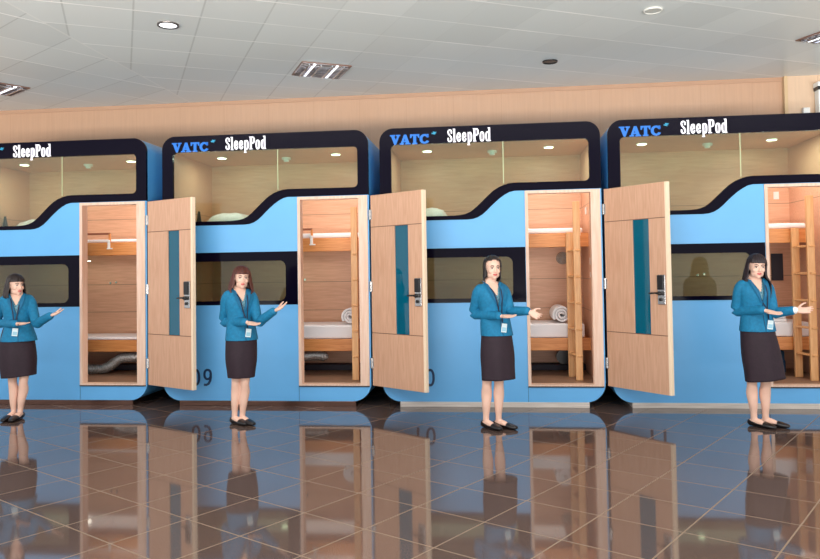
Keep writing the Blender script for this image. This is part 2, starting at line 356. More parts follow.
# ---------------------------------------------------------------- a pod
PW, PH, PD, PB = 2.36, 3.02, 1.42, .055
S_IN = [(1.45, 2.39), (1.40, 2.385), (1.35, 2.371), (1.29, 2.348), (1.225, 2.308), (1.16, 2.25), (1.098, 2.19), (1.04, 2.135), (.985, 2.092), (.93, 2.068), (.876, 2.057), (.80, 2.051)]
S_OUT = [(1.45, 2.302), (1.40, 2.29), (1.35, 2.264), (1.30, 2.23), (1.25, 2.188), (1.20, 2.142), (1.155, 2.097), (1.11, 2.058), (1.06, 2.028), (1.01, 2.012), (.95, 2.006)]
def pod(proto_door_angle):
    root = empty('sleep_pod')
    out = rect(0, PW, PB, PH, (.2, .2, .15, .15))
    inn = rect(.03, PW-.03, PB+.03, PH-.03, (.18, .18, .13, .13))
    sh = plate('shell', out, [inn], .02, PD, MT['side'], root)
    plate('back_panel', inn, [], PD-.03, PD-.001, MT['side'], root)
    # front skin: a blue panel with the window bands and the doorway cut out
    upper = rect(0, PW, 2.0, PH, (0, 0, .15, .15))
    band_out = [p for p in rect(0, PW, 2.304, PH, (0, 0, .15, .15))][1:]        # starts at bottom right
    band_out = band_out + [(0, 2.006)] + [q for q in S_OUT[::-1]]
    blue_out = [(0, 2.006)] + rect(0, PW, PB, 2.0, (.2, .2, 0, 0))[:-2] + [(PW, 2.304)] + S_OUT
    door_hole = rect(1.56, 2.345, .222, 2.298)
    low_hole = rect(.02, 1.555, 1.113, 1.70)
    plate('front_panel', blue_out, [door_hole, low_hole], 0, .03, MT['blue'], root)
    glass_out = rect(.125, 2.24, 2.39, 2.84, (0, .05, .05, .05))[1:]
    glass_out = glass_out + rect(.125, 1, 2.05, 2.5, (.04, 0, 0, 0))[:9] + S_IN[::-1]
    wb = plate('window_surround', band_out, [glass_out], -.006, .034, MT['black'], root)
    gp_ = plate('window_pane', [(x, z) for x, z in glass_out], [], .008, .016, MT['glass'], root)
    box('pane_joint', (1.335, 1.345, .004, .008, 2.386, 2.838), mat('joint_strip', (178, 190, 150), .3), gp_, 0)
    lw = plate('lower_window_surround', rect(.02, 1.555, 1.113, 1.70), [rect(.125, 1.42, 1.157, 1.60, .07)], -.004, .034, MT['black'], root)
    plate('lower_window_pane', rect(.125, 1.42, 1.157, 1.60, .07), [], .008, .016, MT['glasslow'], root)
    # door frame
    plate('door_frame', rect(1.56, 2.345, .222, 2.298), [rect(1.592, 2.245, .24, 2.268)], -.012, .10, MT['frame'], root)
    box('door_sill', (1.56, 2.345, -.016, .10, .212, .224), MT['dark'], root, .001)
    box('panel_seam', (1.557, 1.560, -.002, .0, PB, .215), MT['number'], root, 0)
    # lining
    bm = bmesh.new()
    X0, X1, Y0, Y1, Z0, Z1 = .07, 2.30, .032, 1.29, .235, 2.86
    for b in ((X0-.03, X0, Y0, Y1, Z0, Z1), (X1, X1+.03, Y0, Y1, Z0, Z1), (X0-.03, X1+.03, Y1, Y1+.03, Z0, Z1), (X0-.03, X1+.03, Y0, Y1, Z1, Z1+.03)):
        add_box(bm, *b)
    bm_obj('wall_lining', bm, MT['lining'], root)
    box('pod_floor', (X0-.03, X1+.03, .04, Y1, Z0-.03, Z0), MT['darkfloor'], root, 0)
    # bunks
    for nm, zb, zt in (('upper_bunk', 1.71, 1.868), ('lower_bunk', .527, .667)):
        bm = bmesh.new(); add_box(bm, X0, X1, .65, .68, zb, zt, .004); add_box(bm, X0, X1, .68, Y1, zt-.04, zt-.01)
        for xx in (.5, 1.2, 1.9): add_box(bm, xx, xx+.05, .68, Y1, zb+.01, zt-.04)
        bm_obj(nm, bm, MT['rail'], root)
    # guard rail on the upper bunk
    g = box('guard_rail', (X0, 1.56, .655, .675, 1.965, 1.99), mat('brown_rail', (150, 84, 58), .5), root, .003)
    box('guard_post', (1.54, 1.565, .655, .675, 1.868, 1.98), MT['rail'], g, .002)
    bm = bmesh.new(); add_box(bm, 1.535, 1.57, .64, .65, 1.79, 1.90, .004); add_box(bm, 1.53, 1.60, .63, .65, 1.785, 1.80, .003); bm_obj('bracket', bm, MT['white'], g)
    # ladder: two stiles along the pod's depth with rungs between
    la = empty('ladder', parent=root)
    A, B = (2.08, .60), (2.13, .33)
    bm = bmesh.new(); add_box(bm, A[0]-.04, A[0]+.04, A[1]-.02, A[1]+.02, Z0, 1.87, .006); ls = bm_obj('ladder_stile', bm, MT['ladder'], root)
    bm = bmesh.new(); add_box(bm, B[0]-.038, B[0]+.038, B[1]-.02, B[1]+.02, Z0, 2.2, .006); ls2 = bm_obj('ladder_stile', bm, MT['ladder'], root)
    bpy.data.objects.remove(la)
    for k in range(5):
        z = .50+.29*k; bm = bmesh.new()
        add_tube(bm, [(A[0]-.01, A[1]+.02, z), (B[0]+.01, B[1]-.03, z)], [(.032, .012)]*2, hint=(1, 0, 0), seg=10, sub=1, power=4); bm_obj('ladder_rung', bm, MT['ladder'], root)
    # lamps in the ceiling and under the upper bunk, plus added fill areas
    for x in (.47, 1.87):
        d = cyl('downlight', (x, .60, Z1-.004), .06, .008, MT['white'], root); cyl('lens', (x, .60, Z1-.0095), .05, .004, MT['lamp'], d)
        area('downlight_beam', (x, .60, Z1-.02), (0, 0, 0), .13, .13, 4.5, (1, .95, .88), d)
    d = cyl('reading_light', (1.1, .95, 1.655), .045, .008, MT['white'], root); cyl('lens', (1.1, .95, 1.650), .036, .004, MT['lamp'], d)
    area('lower_bunk_fill', (1.15, .95, 1.64), (0, 0, 0), 1.7, .45, 1.6, (1, .95, .88), d)  # fill for the lower bunk, widened far beyond the lens to soften its reflection
    area('entry_light_beam', (1.92, .30, 2.85), (0, 0, 0), .4, .3, 6, (1, .95, .9), d)  # added fill inside the doorway, no fixture behind it
    bm = bmesh.new(); add_cyl(bm, (1.225, .75, Z1-.012), .055, .024); add_cyl(bm, (1.225, .75, Z1-.035), .032, .03); bm_obj('smoke_detector', bm, MT['white'], root)
    # small fittings on the walls
    bm = bmesh.new(); add_cyl(bm, (.13, .715, 2.14), .04, .18, 'z', 16, .012); bm_obj('corner_lamp', bm, MT['dark'], root)
    for dx in (0, .05): cyl('coat_hook', (1.95+dx, Y1-.006, 2.47), .016, .012, MT['steel'], root, 'y', 12)
    for px, pz in ((1.22, 1.36), (1.30, 1.37)): cyl('wall_stud', (px, Y1-.006, pz), .014, .012, MT['steel'], root, 'y', 12)
    # lettering
    h = .105
    stroke_glyphs('airport_lettering', [gV, gA, gT, gC], .125, 2.843, .10, .07, MT['logoblue'], root, (-.012, -.006), kx=1.15, bold=.004)
    bm = bmesh.new()
    for (px, pz, s) in ((.575, 2.945, 1), (.59, 2.958, .8)):
        me = plate_mesh([(px, pz), (px+.045*s, pz-.012), (px+.03*s, pz-.006), (px+.052*s, pz+.006), (px+.02*s, pz+.008), (px+.002, pz+.012)], [], -.011, -.006); bm.from_mesh(me); bpy.data.meshes.remove(me)
    bm_obj('bird_emblem', bm, mat('emblem_teal', (40, 150, 190), .4, emit=.15), root)
    stroke_glyphs('pod_lettering', [gS, gl, ge, ge, gp, gP, go, gd], .745, 2.846, .142, .035, MT['logowhite'], root, (-.014, -.006), kx=.99)
    # plinth
    box('plinth', (.19, PW-.17, -.008, PD-.1, 0, PB-.001), MT['plinth'], root, .002)
    # open door leaf
    W, T = .775, .042
    leaf = plate('door', rect(0, W, .23, 2.291), [rect(.356, .558, .80, 1.945)], 0, T, MT['leaf'], root, bev=.0015)
    leaf.location = (PW+.022, -.02, 0); leaf.rotation_euler.z = -proto_door_angle
    plate('door_glass', rect(.352, .562, .797, 1.948), [], .016, .024, MT['teal'], leaf)
    bm = bmesh.new(); add_box(bm, W-.001, W+.004, .001, T-.001, .232, 2.289); add_box(bm, W-.022, W, -.0015, .001, .232, 2.289); bm_obj('edge_banding', bm, MT['edge'], leaf)
    gm = mat('groove_brown', (120, 84, 62), .6)
    for z in (1.945, .80): box('door_groove', (.0, W-.022, -.0012, .001, z-.0035, z+.0035), gm, leaf, 0)
    for z in (2.08, 1.30, .47):
        bm = bmesh.new(); add_box(bm, -.03, .02, -.006, .0, z-.055, z+.055, .002); add_cyl(bm, (-.004, -.008, z), .007, .11, 'z', 10); bm_obj('hinge', bm, MT['steel'], leaf)
    lk = box('lock_plate', (.655, .745, -.016, 0, 1.10, 1.39), MT['steel'], leaf, .005)
    box('lock_reader', (.66, .73, -.03, -.016, 1.245, 1.385), MT['dark'], lk, .006)
    cyl('lock_cylinder', (.695, -.022, 1.15), .016, .014, MT['dark'], lk, 'y')
    bm = bmesh.new(); add_cyl(bm, (.70, -.035, 1.21), .02, .04, 'y', 16); add_tube(bm, [(.70, -.052, 1.21), (.65, -.055, 1.212), (.585, -.05, 1.208)], [.011, .009, .008], seg=10); bm_obj('lever_handle', bm, MT['dark'], lk, smooth=True)
    return root
DOORS = [.4986, .6448, .8659, .60]
XS = [-6.2554, -3.7038, -1.2168, 1.2198]
LAB = ['blue sleep pod at the far left, silver duct under its bunk', 'blue double-deck sleep pod numbered 09', 'third blue sleep pod from the left, fan grille and rolled duvet seen in its doorway', 'blue sleep pod at the right, dark bag under its bunk']
pods = []
p0 = pod(DOORS[0]); pods.append(p0)
for i in range(1, 4): pods.append(copy_tree(p0))
for i, (p, x) in enumerate(zip(pods, XS)):
    p.location = (x, 0, 0); tag(p, LAB[i], 'sleep pod', 'row of sleep pods')
    for ch in p.children:
        if ch.name.startswith('door') and ch.name.split('.')[0] == 'door': ch.rotation_euler.z = -DOORS[i]
        if ch.name.startswith('plinth') and i < 2: ch.data = ch.data.copy(); ch.data.materials[0] = MT['plinthdark']
        if ch.name.split('.')[0] in ('coat_hooks', 'reading_hooks') and i in (0,): pass
for i, txt in ((1, '09'), (2, '10'), (3, '11')):
    xs = ((.325, .4625) if txt != '11' else (.33, .46))
    for c, xx in zip(txt, xs):
        o = digit_mesh('number_digit', c, xx, .225, .175, MT['number'], pods[i])
# differences inside the doorways
def hose(pod_, pts):
    bm = bmesh.new(); P = catmull([list(p) for p in pts], 24); L = len(P)
    add_tube(bm, [p[:3] for p in P], [.050+.013*(k % 2) for k in range(L)], hint=(0, 0, 1), seg=16, sub=1)
    return bm_obj('ventilation_duct', bm, MT['foil'], pod_, smooth=True)
hose(pods[0], [(1.15, .8, .295), (1.38, .8, .30), (1.5, .8, .35), (1.62, .8, .43), (1.82, .8, .445)])
hose(pods[1], [(1.2, .8, .42), (1.42, .8, .45), (1.56, .8, .46), (1.66, .8, .45)])
bm = bmesh.new(); add_cyl(bm, (2.02, 1.0, .42), .085, .12, 'y', 28); bm_obj('duct_outlet', bm, MT['dark'], pods[2])
for i in (0, 1, 2): box('underbed_beam', (1.2, 2.29, 1.1, 1.28, .24, .31), MT['darkgrey'], pods[i], .004)
# fan, switches and control panel
bm = bmesh.new()
add_cyl(bm, (2.06, 1.285, 1.59), .075, .012, 'y', 28); bm_obj('fan_housing', bm, mat('fan_grey', (176, 160, 146), .5), pods[2])
bm = bmesh.new()
for k in range(4):
    r = .02+.018*k
    add_tube(bm, [(2.06+r*math.cos(a), 1.274, 1.59+r*math.sin(a)) for a in [2*PI*j/24 for j in range(25)]], [.003]*25, hint=(0, 1, 0), seg=6, sub=1, cap=False)
bm_obj('fan_grille', bm, MT['steel'], pods[2])
box('wall_switch', (2.288, 2.298, .75, .83, 2.09, 2.17), MT['white'], pods[2], .002)
box('wall_switch', (2.288, 2.298, .42, .50, 1.50, 1.58), MT['white'], pods[2], .002)
box('wall_switch', (2.288, 2.298, .42, .50, 1.36, 1.42), MT['white'], pods[2], .002)
box('wall_switch', (2.12, 2.18, 1.275, 1.288, 2.25, 2.34), MT['white'], pods[3], .002)
box('control_panel', (2.07, 2.20, 1.265, 1.288, 1.28, 1.60), MT['darkgrey'], pods[3], .003)
bm = bmesh.new(); add_tube(bm, [(2.15, .62, 2.05), (2.19, .6, 1.97), (2.2, .58, 1.84)], [.006]*3, seg=8); bm_obj('lamp_cable', bm, MT['edge'], pods[2], smooth=True)

# ---------------------------------------------------------------- bedding (things that lie in the pods)
def mattress(name, i, z0, z1, label):
    bm = bmesh.new(); add_box(bm, XS[i]+.075, XS[i]+2.24, .682, 1.285, z0, z1, .02)
    o = bm_obj(name, bm, MT['cotton']); tag(o, label, 'mattress', 'white mattresses'); return o
who = ['far-left pod', 'second pod from the left', 'third pod from the left', 'rightmost pod']
for i in range(4):
    mattress('mattress', i, 1.87, 1.93 if i else 1.91, 'thin white mattress on the upper bunk of the '+who[i])
mattress('mattress', 0, .669, .70, 'thin white mattress on the lower bunk of the far-left pod')
for i in (1, 2, 3): mattress('mattress', i, .669, .83, 'thick white mattress on the lower bunk of the '+who[i])
def pillow(x, y, z, sx, sy, sz, label):
    bm = bmesh.new(); bmesh.ops.create_cube(bm, size=2); bmesh.ops.subdivide_edges(bm, edges=bm.edges[:], cuts=7, use_grid_fill=True)
    for v in bm.verts:
        a = abs(v.co.x); b = abs(v.co.y); k = (1-a**3)*(1-b**3); zz = v.co.z*(.12+.88*max(k, 0)**.5)
        v.co = Vector((x+v.co.x*sx*(1-.08*b*b), y+v.co.y*sy*(1-.08*a*a), z+zz*sz+.008*math.sin(9*v.co.x+5*v.co.y)*k))
    o = bm_obj('pillow', bm, MT['cotton'], smooth=True); return tag(o, label, 'pillow', 'white pillows behind the upper windows')
pz = 1.93
for i, dx in ((0, .44), (1, .44), (2, .42)):
    z = 1.91 if i == 0 else 1.93
    pillow(XS[i]+dx, 1.0, z+.155, .27, .235, .135, 'plump white pillow on the upper bunk of the '+who[i])
def duvet_roll(i):
    X = XS[i]+1.99; Z = .83+.10; r0 = .012; pts = []
    bm = bmesh.new(); n = 70; rings = []
    for k in range(n+1):
        a = k/n*2*PI*2.6; r = .018+.08*k/n
        rings.append((X+r*math.cos(a), Z+r*math.sin(a)*.98))
    vs = []
    for (x, z) in rings: vs.append((bm.verts.new((x, .73, z)), bm.verts.new((x, 1.24, z))))
    for a, b in zip(vs, vs[1:]): bm.faces.new((a[0], b[0], b[1], a[1]))
    me = bpy.data.meshes.new('t'); bm.to_mesh(me); bm.free(); o = bpy.data.objects.new('t', me); COL.objects.link(o)
    s = o.modifiers.new('s', 'SOLIDIFY'); s.thickness = .024; s.offset = 0
    bv = o.modifiers.new('b', 'BEVEL'); bv.width = .008; bv.segments = 2
    m2 = evalmesh(o); bpy.data.objects.remove(o); o = link('rolled_duvet', m2, MT['cotton'], smooth=True)
    tag(o, 'white duvet rolled up on the lower bunk of the '+who[i], 'duvet', 'rolled white duvets')
duvet_roll(1); duvet_roll(2)
for k in range(4):
    bm = bmesh.new(); z = .832+.035*k
    add_box(bm, XS[3]+1.60+.01*(k % 2), XS[3]+2.02-.008*k, .72, 1.15, z, z+.033, .014)
    tag(bm_obj('folded_blanket', bm, MT['cotton'], smooth=False), ['lowest', 'second lowest', 'second highest', 'topmost'][k]+' white folded blanket of the stack in the rightmost pod', 'blanket', 'folded blankets in the rightmost pod')
bg_ = bmesh.new(); add_box(bg_, XS[3]+1.80, XS[3]+2.05, .85, 1.15, .236, .40, .03); add_box(bg_, XS[3]+1.93, XS[3]+2.04, .85, 1.1, .36, .50, .03)
tag(bm_obj('travel_bag', bg_, MT['bagblue']), 'navy blue bag stored on the floor beneath the lower bunk of the rightmost pod', 'bag')

# ---------------------------------------------------------------- ceiling fittings
def ring_light(x, y, r, m, label, name='ceiling_downlight', ringm=None):
    root = empty(name, (x, y, CEIL)); tag(root, label, 'ceiling light')
    bm = bmesh.new(); n = 32
    a = [bm.verts.new((rr*math.cos(2*PI*k/n), rr*math.sin(2*PI*k/n), z)) for rr, z in ((r, -.001), (r*.98, -.016), (r*.84, -.014), (r*.80, -.001)) for k in range(n)]
    for j in range(3):
        for k in range(n): bm.faces.new((a[j*n+k], a[j*n+(k+1) % n], a[(j+1)*n+(k+1) % n], a[(j+1)*n+k]))
    bm_obj('ring', bm, ringm or MT['steel'], root, smooth=True)
    cyl('diffuser', (0, 0, -.005), r*.82, .008, m, root, seg=32)
    return root
ring_light(-2.965, -1.437, .098, MT['glow'], 'round lit downlight with a chrome ring in the ceiling, left half', ringm=mat('dark_chrome_ring', (110, 104, 100), .25, .8))
ring_light(.671, .388, .085, MT['dark'], 'round black unlit fitting in the ceiling above the pods', ringm=MT['dark'])
ring_light(1.475, -1.119, .085, mat('off_white_lens', (190, 190, 182), .4), 'round pale unlit fitting flush in the right of the ceiling', ringm=mat('off_white_ring', (214, 214, 206), .5))
def troffer(x, y, ang, label):
    root = empty('louvred_ceiling_light', (x, y, CEIL)); root.rotation_euler.z = math.radians(ang); tag(root, label, 'ceiling light', 'louvred ceiling lights')
    s = .285
    bm = bmesh.new()
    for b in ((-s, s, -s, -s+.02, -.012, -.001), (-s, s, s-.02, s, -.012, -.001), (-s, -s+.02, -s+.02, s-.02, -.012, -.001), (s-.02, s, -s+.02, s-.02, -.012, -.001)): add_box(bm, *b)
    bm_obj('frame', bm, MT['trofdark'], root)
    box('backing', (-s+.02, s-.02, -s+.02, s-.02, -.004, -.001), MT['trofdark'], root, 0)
    for k in (-1, 1):
        bm = bmesh.new(); add_cyl(bm, (k*.13, 0, -.009), .012, 2*s-.05, 'y', 12); bm_obj('tube', bm, MT['glow'], root, smooth=True)
    bm = bmesh.new()
    for k in range(-3, 4): add_box(bm, -s+.02, s-.02, k*.075-.004, k*.075+.004, -.03, -.008)
    for k in (-.2, -.065, .065, .2): add_box(bm, k-.006, k+.006, -s+.02, s-.02, -.03, -.008)
    bm_obj('louvre', bm, MT['louvre'], root)
troffer(-1.93, .31, 27, 'square louvred light in the ceiling, middle of three')
troffer(-6.02, .40, 56, 'square louvred light in the ceiling at the far left')
troffer(3.53, -.09, 27, 'square louvred light in the ceiling at the right edge')
b_ = bmesh.new(); add_box(b_, 3.80, 3.88, WALL_Y-.10, WALL_Y-.041, 3.30, 3.385, .01); tag(bm_obj('wall_box', b_, MT['white']), 'small white box mounted on the wall above the rightmost pod', 'wall box')
ws = empty('wall_cabinet', (4.0, WALL_Y-.041, 3.15)); tag(ws, 'tall white unit with a black collar, on the wall at the right edge', 'wall unit')
box('housing', (-.045, .10, -.12, 0, 0, .44), MT['white'], ws, .01); box('cap', (-.06, .11, -.14, 0, .475, .53), MT['white'], ws, .008); box('gap_collar', (-.055, .09, -.125, 0, .435, .48), MT['dark'], ws, .004)

# ---------------------------------------------------------------- people
def V(*a): return Vector(a)
def rotz(v, a): return Vector((v[0]*math.cos(a)-v[1]*math.sin(a), v[0]*math.sin(a)+v[1]*math.cos(a), v[2]))
def hand(bm, wr, d, nrm, thumb, curl=.25, s=1.0):
    """wr wrist, d pointing direction, nrm palm normal, thumb side vector; five separate bent fingers"""
    d = Vector(d).normalized(); nrm = Vector(nrm); nrm = (nrm-d*nrm.dot(d)).normalized(); sd = d.cross(nrm).normalized()
    if sd.dot(Vector(thumb)) < 0: sd = -sd
    add_tube(bm, [wr-d*.03, wr, wr+d*.022, wr+d*.055, wr+d*.088], [(.021*s, .017*s), (.021*s, .016*s), (.029*s, .0165*s), (.036*s, .0155*s), (.035*s, .0125*s)], hint=sd, seg=14, sub=3, power=2.4)
    for off, L, r, sp in ((.027, .068, .0078, .10), (.009, .076, .0082, .03), (-.009, .071, .0078, -.05), (-.026, .055, .0070, -.15)):
        p = wr + d*.078 + sd*off*s; dd = (d+sd*sp).normalized(); pts = [p]; a = 0
        for seg_ in (.42, .32, .26):
            a += curl; p = p + (dd*math.cos(a)+nrm*math.sin(a))*L*seg_*s; pts.append(p)
        add_tube(bm, pts, [r*s, r*s, r*.92*s, r*.78*s], hint=sd, seg=10, sub=2)
    p = wr+d*.028+sd*.024; pts = [p, p+(d*.55+sd*.75+nrm*.2).normalized()*.034*s]
    pts.append(pts[-1]+(d*.8+sd*.5+nrm*.25).normalized()*.028*s); pts.append(pts[-1]+(d*.95+sd*.2+nrm*.25).normalized()*.022*s)
    add_tube(bm, pts, [.012*s, .0105*s, .0092*s, .0075*s], hint=nrm, seg=10, sub=2)

def cut_faces(me, test):
    b = bmesh.new(); b.from_mesh(me); b.normal_update()
    bmesh.ops.delete(b, geom=[f for f in b.faces if test(f.calc_center_median())], context='FACES'); b.to_mesh(me); b.free()
def solid(me, th, off=1):
    o = bpy.data.objects.new('t', me); COL.objects.link(o); s = o.modifiers.new('s', 'SOLIDIFY'); s.thickness = th; s.offset = off
    m2 = evalmesh(o); bpy.data.objects.remove(o); return m2

def woman(P):
    root = empty('person', P['loc']); tag(root, P['label'], 'person', 'hostesses in teal jackets')
    k = P['h']/1.60; ps = P['yaw']; lean = P.get('lean', 0)
    def T(x, y, z):            # torso-local -> root, with the body's turn and its sideways lean
        v = rotz((x, y, z), ps); return V(v.x+P['cx']+lean*(z-.9), v.y, v.z)
    side = rotz((1, 0, 0), ps)
    J = {}
    for n, v in P['J'].items():      # joints were measured in the figure's own plane; carry them along the line of sight to their depth
        v = Vector(v); q = v.y/(P['loc'][1]-CAM.y); J[n] = V(v.x+(P['loc'][0]+v.x)*q, v.y, v.z+(v.z-CAM.z)*q)
    # --- body: one skin surface
    bm = bmesh.new()
    rows = [(.74, .105, .09, 0), (.82, .130, .105, .008), (.88, .138, .108, .010), (.96, .130, .096, .005), (1.04, .122, .086, 0), (1.12, .128, .092, -.004), (1.20, .140, .100, -.008), (1.27, .146, .082, 0), (1.315, .112, .062, .006), (1.345, .062, .05, .01)]
    add_tube(bm, [T(0, y, z*k) for z, a, b_, y in rows], [(a*k, b_*k) for z, a, b_, y in rows], hint=side, seg=28, sub=3)
    HC = J['head']; hy = P['hyaw']; tilt = P.get('tilt', 0)
    add_tube(bm, [T(0, .008, 1.29*k), T(0, .004, 1.335*k), HC+rotz((0, .022, -.075), hy), HC+rotz((0, .016, -.02), hy)], [(.056, .05), (.046, .044), (.043, .043), (.04, .04)], hint=side, seg=18, sub=3)
    HM = Matrix.Translation(HC) @ Matrix.Rotation(hy, 4, 'Z') @ Matrix.Rotation(tilt, 4, 'Y') @ Matrix.Rotation(P.get('nod', 0), 4, 'X')
    hs = .97
    def H(x, y, z): return HM @ V(x*hs, y*hs, z*hs)
    def hell(c, r): add_ell(bm, H(*c), [v*hs for v in r], Matrix.Rotation(hy, 4, 'Z') @ Matrix.Rotation(tilt, 4, 'Y'), 24, 16)
    hell((0, .014, .036), (.072, .088, .076)); hell((0, -.018, -.012), (.061, .066, .078)); hell((0, -.030, -.056), (.046, .050, .046)); hell((0, -.052, -.086), (.020, .022, .017))
    hell((0, -.006, .03), (.064, .077, .06))
    for s in (-1, 1):
        hell((s*.034, -.052, -.026), (.022, .024, .022)); hell((s*.036, -.014, -.058), (.020, .040, .032)); hell((s*.070, .012, -.012), (.009, .017, .030))
        hell((s*.009, -.092, -.034), (.007, .008, .006))
    add_tube(bm, [H(0, -.078, .014), H(0, -.088, -.010), H(0, -.098, -.030)], [.0075, .0085, .0105], seg=10)
    # arms
    for sgn, a in ((-1, 'R'), (1, 'L')):
        sh, el, wr = T(sgn*.118*k, 0, 1.268*k), J['el'+a], J['wr'+a]
        add_tube(bm, [sh, sh.lerp(el, .5), el, el.lerp(wr, .35), el.lerp(wr, .8), wr], [.037, .037, .034, .034, .025, (.021, .018)], hint=(0, 0, 1), seg=16, sub=3)
        dr = J['tip'+a]-wr
        hand(bm, wr+dr.normalized()*.01, dr, P['nrm'+a], P['th'+a], P.get('curl'+a, .18), P.get('hs', .91))
    # legs and feet
    for a in 'AB':
        kn, an = J['kn'+a], J['an'+a]; sx = -1 if a == 'A' else 1
        hip = V((T(0, 0, .80*k).x+P['skirt'][1][1])/2+side.x*sx*.062*k, side.y*sx*.062*k, .78*k)
        d = rotz((0, -1, 0), P['foot'+a]); heel = V(an.x, an.y, 0)
        calf = kn.lerp(an, .36)+V(0, .016, 0)
        add_tube(bm, [hip, hip.lerp(kn, .5), kn+V(0, .006, .05), kn, kn.lerp(an, .14), calf, kn.lerp(an, .65), kn.lerp(an, .88), an, an-V(0, 0, .03)],
                 [.066*k, .060*k, .050*k, .046*k, .044*k, .050*k, .039*k, .029*k, (.028*k, .032*k), .026*k], hint=side, seg=18, sub=3)
        sd = d.cross(V(0, 0, 1))
        add_tube(bm, [heel-d*.028+V(0, 0, .034), heel+V(0, 0, .040), heel+d*.05+V(0, 0, .040), heel+d*.10+V(0, 0, .028), heel+d*.145+V(0, 0, .020), heel+d*.175+V(0, 0, .017)],
                 [(.024, .024), (.028, .034), (.029, .030), (.034, .021), (.032, .014), (.020, .010)], hint=sd, seg=16, sub=3)
    body = link('body', fuse(bm, .0042, 3), MT['skin'], root, True)
    # --- face
    for s in (-1, 1):
        b = bmesh.new(); add_ell(b, H(s*.029, -.0745, .002), (.0140*hs, .0075, .0044), Matrix.Rotation(hy+s*.25, 4, 'Z')); e = bm_obj('eye', b, MT['eyewhite'], body, True)
        b = bmesh.new(); add_ell(b, H(s*.029, -.0795, .002), (.0068, .0045, .0048), Matrix.Rotation(hy, 4, 'Z')); bm_obj('iris', b, MT['iris'], body, True)
        b = bmesh.new(); add_tube(b, [H(s*.014, -.0815, .0075), H(s*.029, -.0825, .0105), H(s*.043, -.0735, .006)], [.0016, .0022, .0014], seg=6); bm_obj('eyelash', b, MT['iris'], body, True)
        b = bmesh.new(); add_tube(b, [H(s*.012, -.085, .021), H(s*.028, -.0825, .026), H(s*.045, -.071, .021)], [(.0018, .003), (.0018, .0034), (.0012, .002)], hint=(0, 1, 0), seg=8); bm_obj('eyebrow', b, MT['brow'], body, True)
    b = bmesh.new(); add_tube(b, [H(-.020, -.0765, -.0560), H(-.010, -.0835, -.0545), H(0, -.0855, -.0560), H(.010, -.0835, -.0545), H(.020, -.0765, -.0560)], [(.003, .002), (.005, .0045), (.006, .005), (.005, .0045), (.003, .002)], hint=(0, 1, 0), seg=10)
    add_tube(b, [H(-.016, -.0785, -.0605), H(0, -.0855, -.0645), H(.016, -.0785, -.0605)], [(.003, .003), (.006, .005), (.003, .003)], hint=(0, 1, 0), seg=10)
    bm_obj('lips', b, MT['lips'], body, True)
    # --- hair: a shell over the skull falling to its hem, open at the face
    hp = P['hair']; b = bmesh.new(); NA, NR = 72, 30; grid = []
    rnd = random.Random(hp.get('seed', 3)); ph = [rnd.uniform(0, 6.28) for _ in range(4)]
    ztop = .125; zh = hp['hem']
    for i in range(NR+1):
        t = i/NR; row = []
        for j in range(NA):
            f = -PI+2*PI*j/NA            # 0 is the back of the head
            hem = zh - hp.get('long', 0)*max(0, math.cos(f-hp.get('side', 2.0)))**3
            if t < .38:
                th = t/.38*PI/2; rr = math.sin(th); z = .034+.090*math.cos(th)
                ax, ay = .083*rr, .099*rr; cy0 = .016
            else:
                u = (t-.38)/.62; z = .034+(hem-.034)*u; ax = .083+hp['flare']*math.sin(min(1, u*1.15)*PI/2)*.9; ay = .099+hp['flare']*.5*u-.02*u*u; cy0 = .016+.004*u
                # the tips turn in a little
                ax -= hp.get('tuck', .012)*max(0, u-.8)/.2; ay -= .01*max(0, u-.8)/.2
            wv = .0022*math.sin(9*f+ph[0]+3*t)+.0016*math.sin(17*f+ph[1])+.0012*math.sin(29*f+ph[2])
            wv *= min(1, t*3)*hp.get('wave', 1)
            if t > .38: z += .010*(t-.38)*math.sin(7*f+ph[3])
            if abs(f) > 1.5:      # the front locks lie against the cheeks
                ax -= .013*min(1, (abs(f)-1.5)/.4)*max(0, min(1, (.02-z)/.05))*max(0, min(1, (z+.13)/.04))
            x = (ax+wv)*math.sin(f); y = cy0+(ay+wv)*math.cos(f)
            if hp.get('long') and f > .8 and z < -.09: y -= min(.075, (-.09-z)*.9)*min(1, f-.8); x += min(.012, (-.09-z)*.2)
            row.append(b.verts.new(H(x, y, z)))
        grid.append(row)
    HI = HM.inverted()
    for i in range(NR):
        for j in range(NA):
            q = (grid[i][j], grid[i][(j+1) % NA], grid[i+1][(j+1) % NA], grid[i+1][j])
            c = HI @ ((q[0].co+q[2].co)/2); f = abs(math.atan2(c.x, c.y-.016)); fs = math.atan2(c.x, c.y-.016)
            line = hp['bangs'] + hp.get('part', 0)*abs(c.x)/.05 if f > 2 else -9
            op = hp['open'] + hp.get('taper', 0)*max(0, -.02-c.z)
            if c.z < line and f > op: continue
            if c.z < -.085 and f > hp.get('openlow', 2.2): continue
            try: b.faces.new(q)
            except ValueError: pass
    for v in [v for v in b.verts if not v.link_faces]: b.verts.remove(v)
    me = bpy.data.meshes.new('t'); bmesh.ops.recalc_face_normals(b, faces=b.faces); b.to_mesh(me); b.free()
    o = bpy.data.objects.new('t', me); COL.objects.link(o); s_ = o.modifiers.new('s', 'SOLIDIFY'); s_.thickness = .011; s_.offset = 0
    ss = o.modifiers.new('u', 'SUBSURF'); ss.levels = 1; ss.render_levels = 1; me2 = evalmesh(o); bpy.data.objects.remove(o)
    link('hair', me2, MT[hp['mat']], root, True)
    if hp.get('bun'):
        b = bmesh.new(); add_ell(b, H(0, .10, -.03), (.04, .035, .045)); bm_obj('hair_knot', b, MT[hp['mat']], root, True)
    # --- jacket
    bm = bmesh.new(); hem = P['hem']
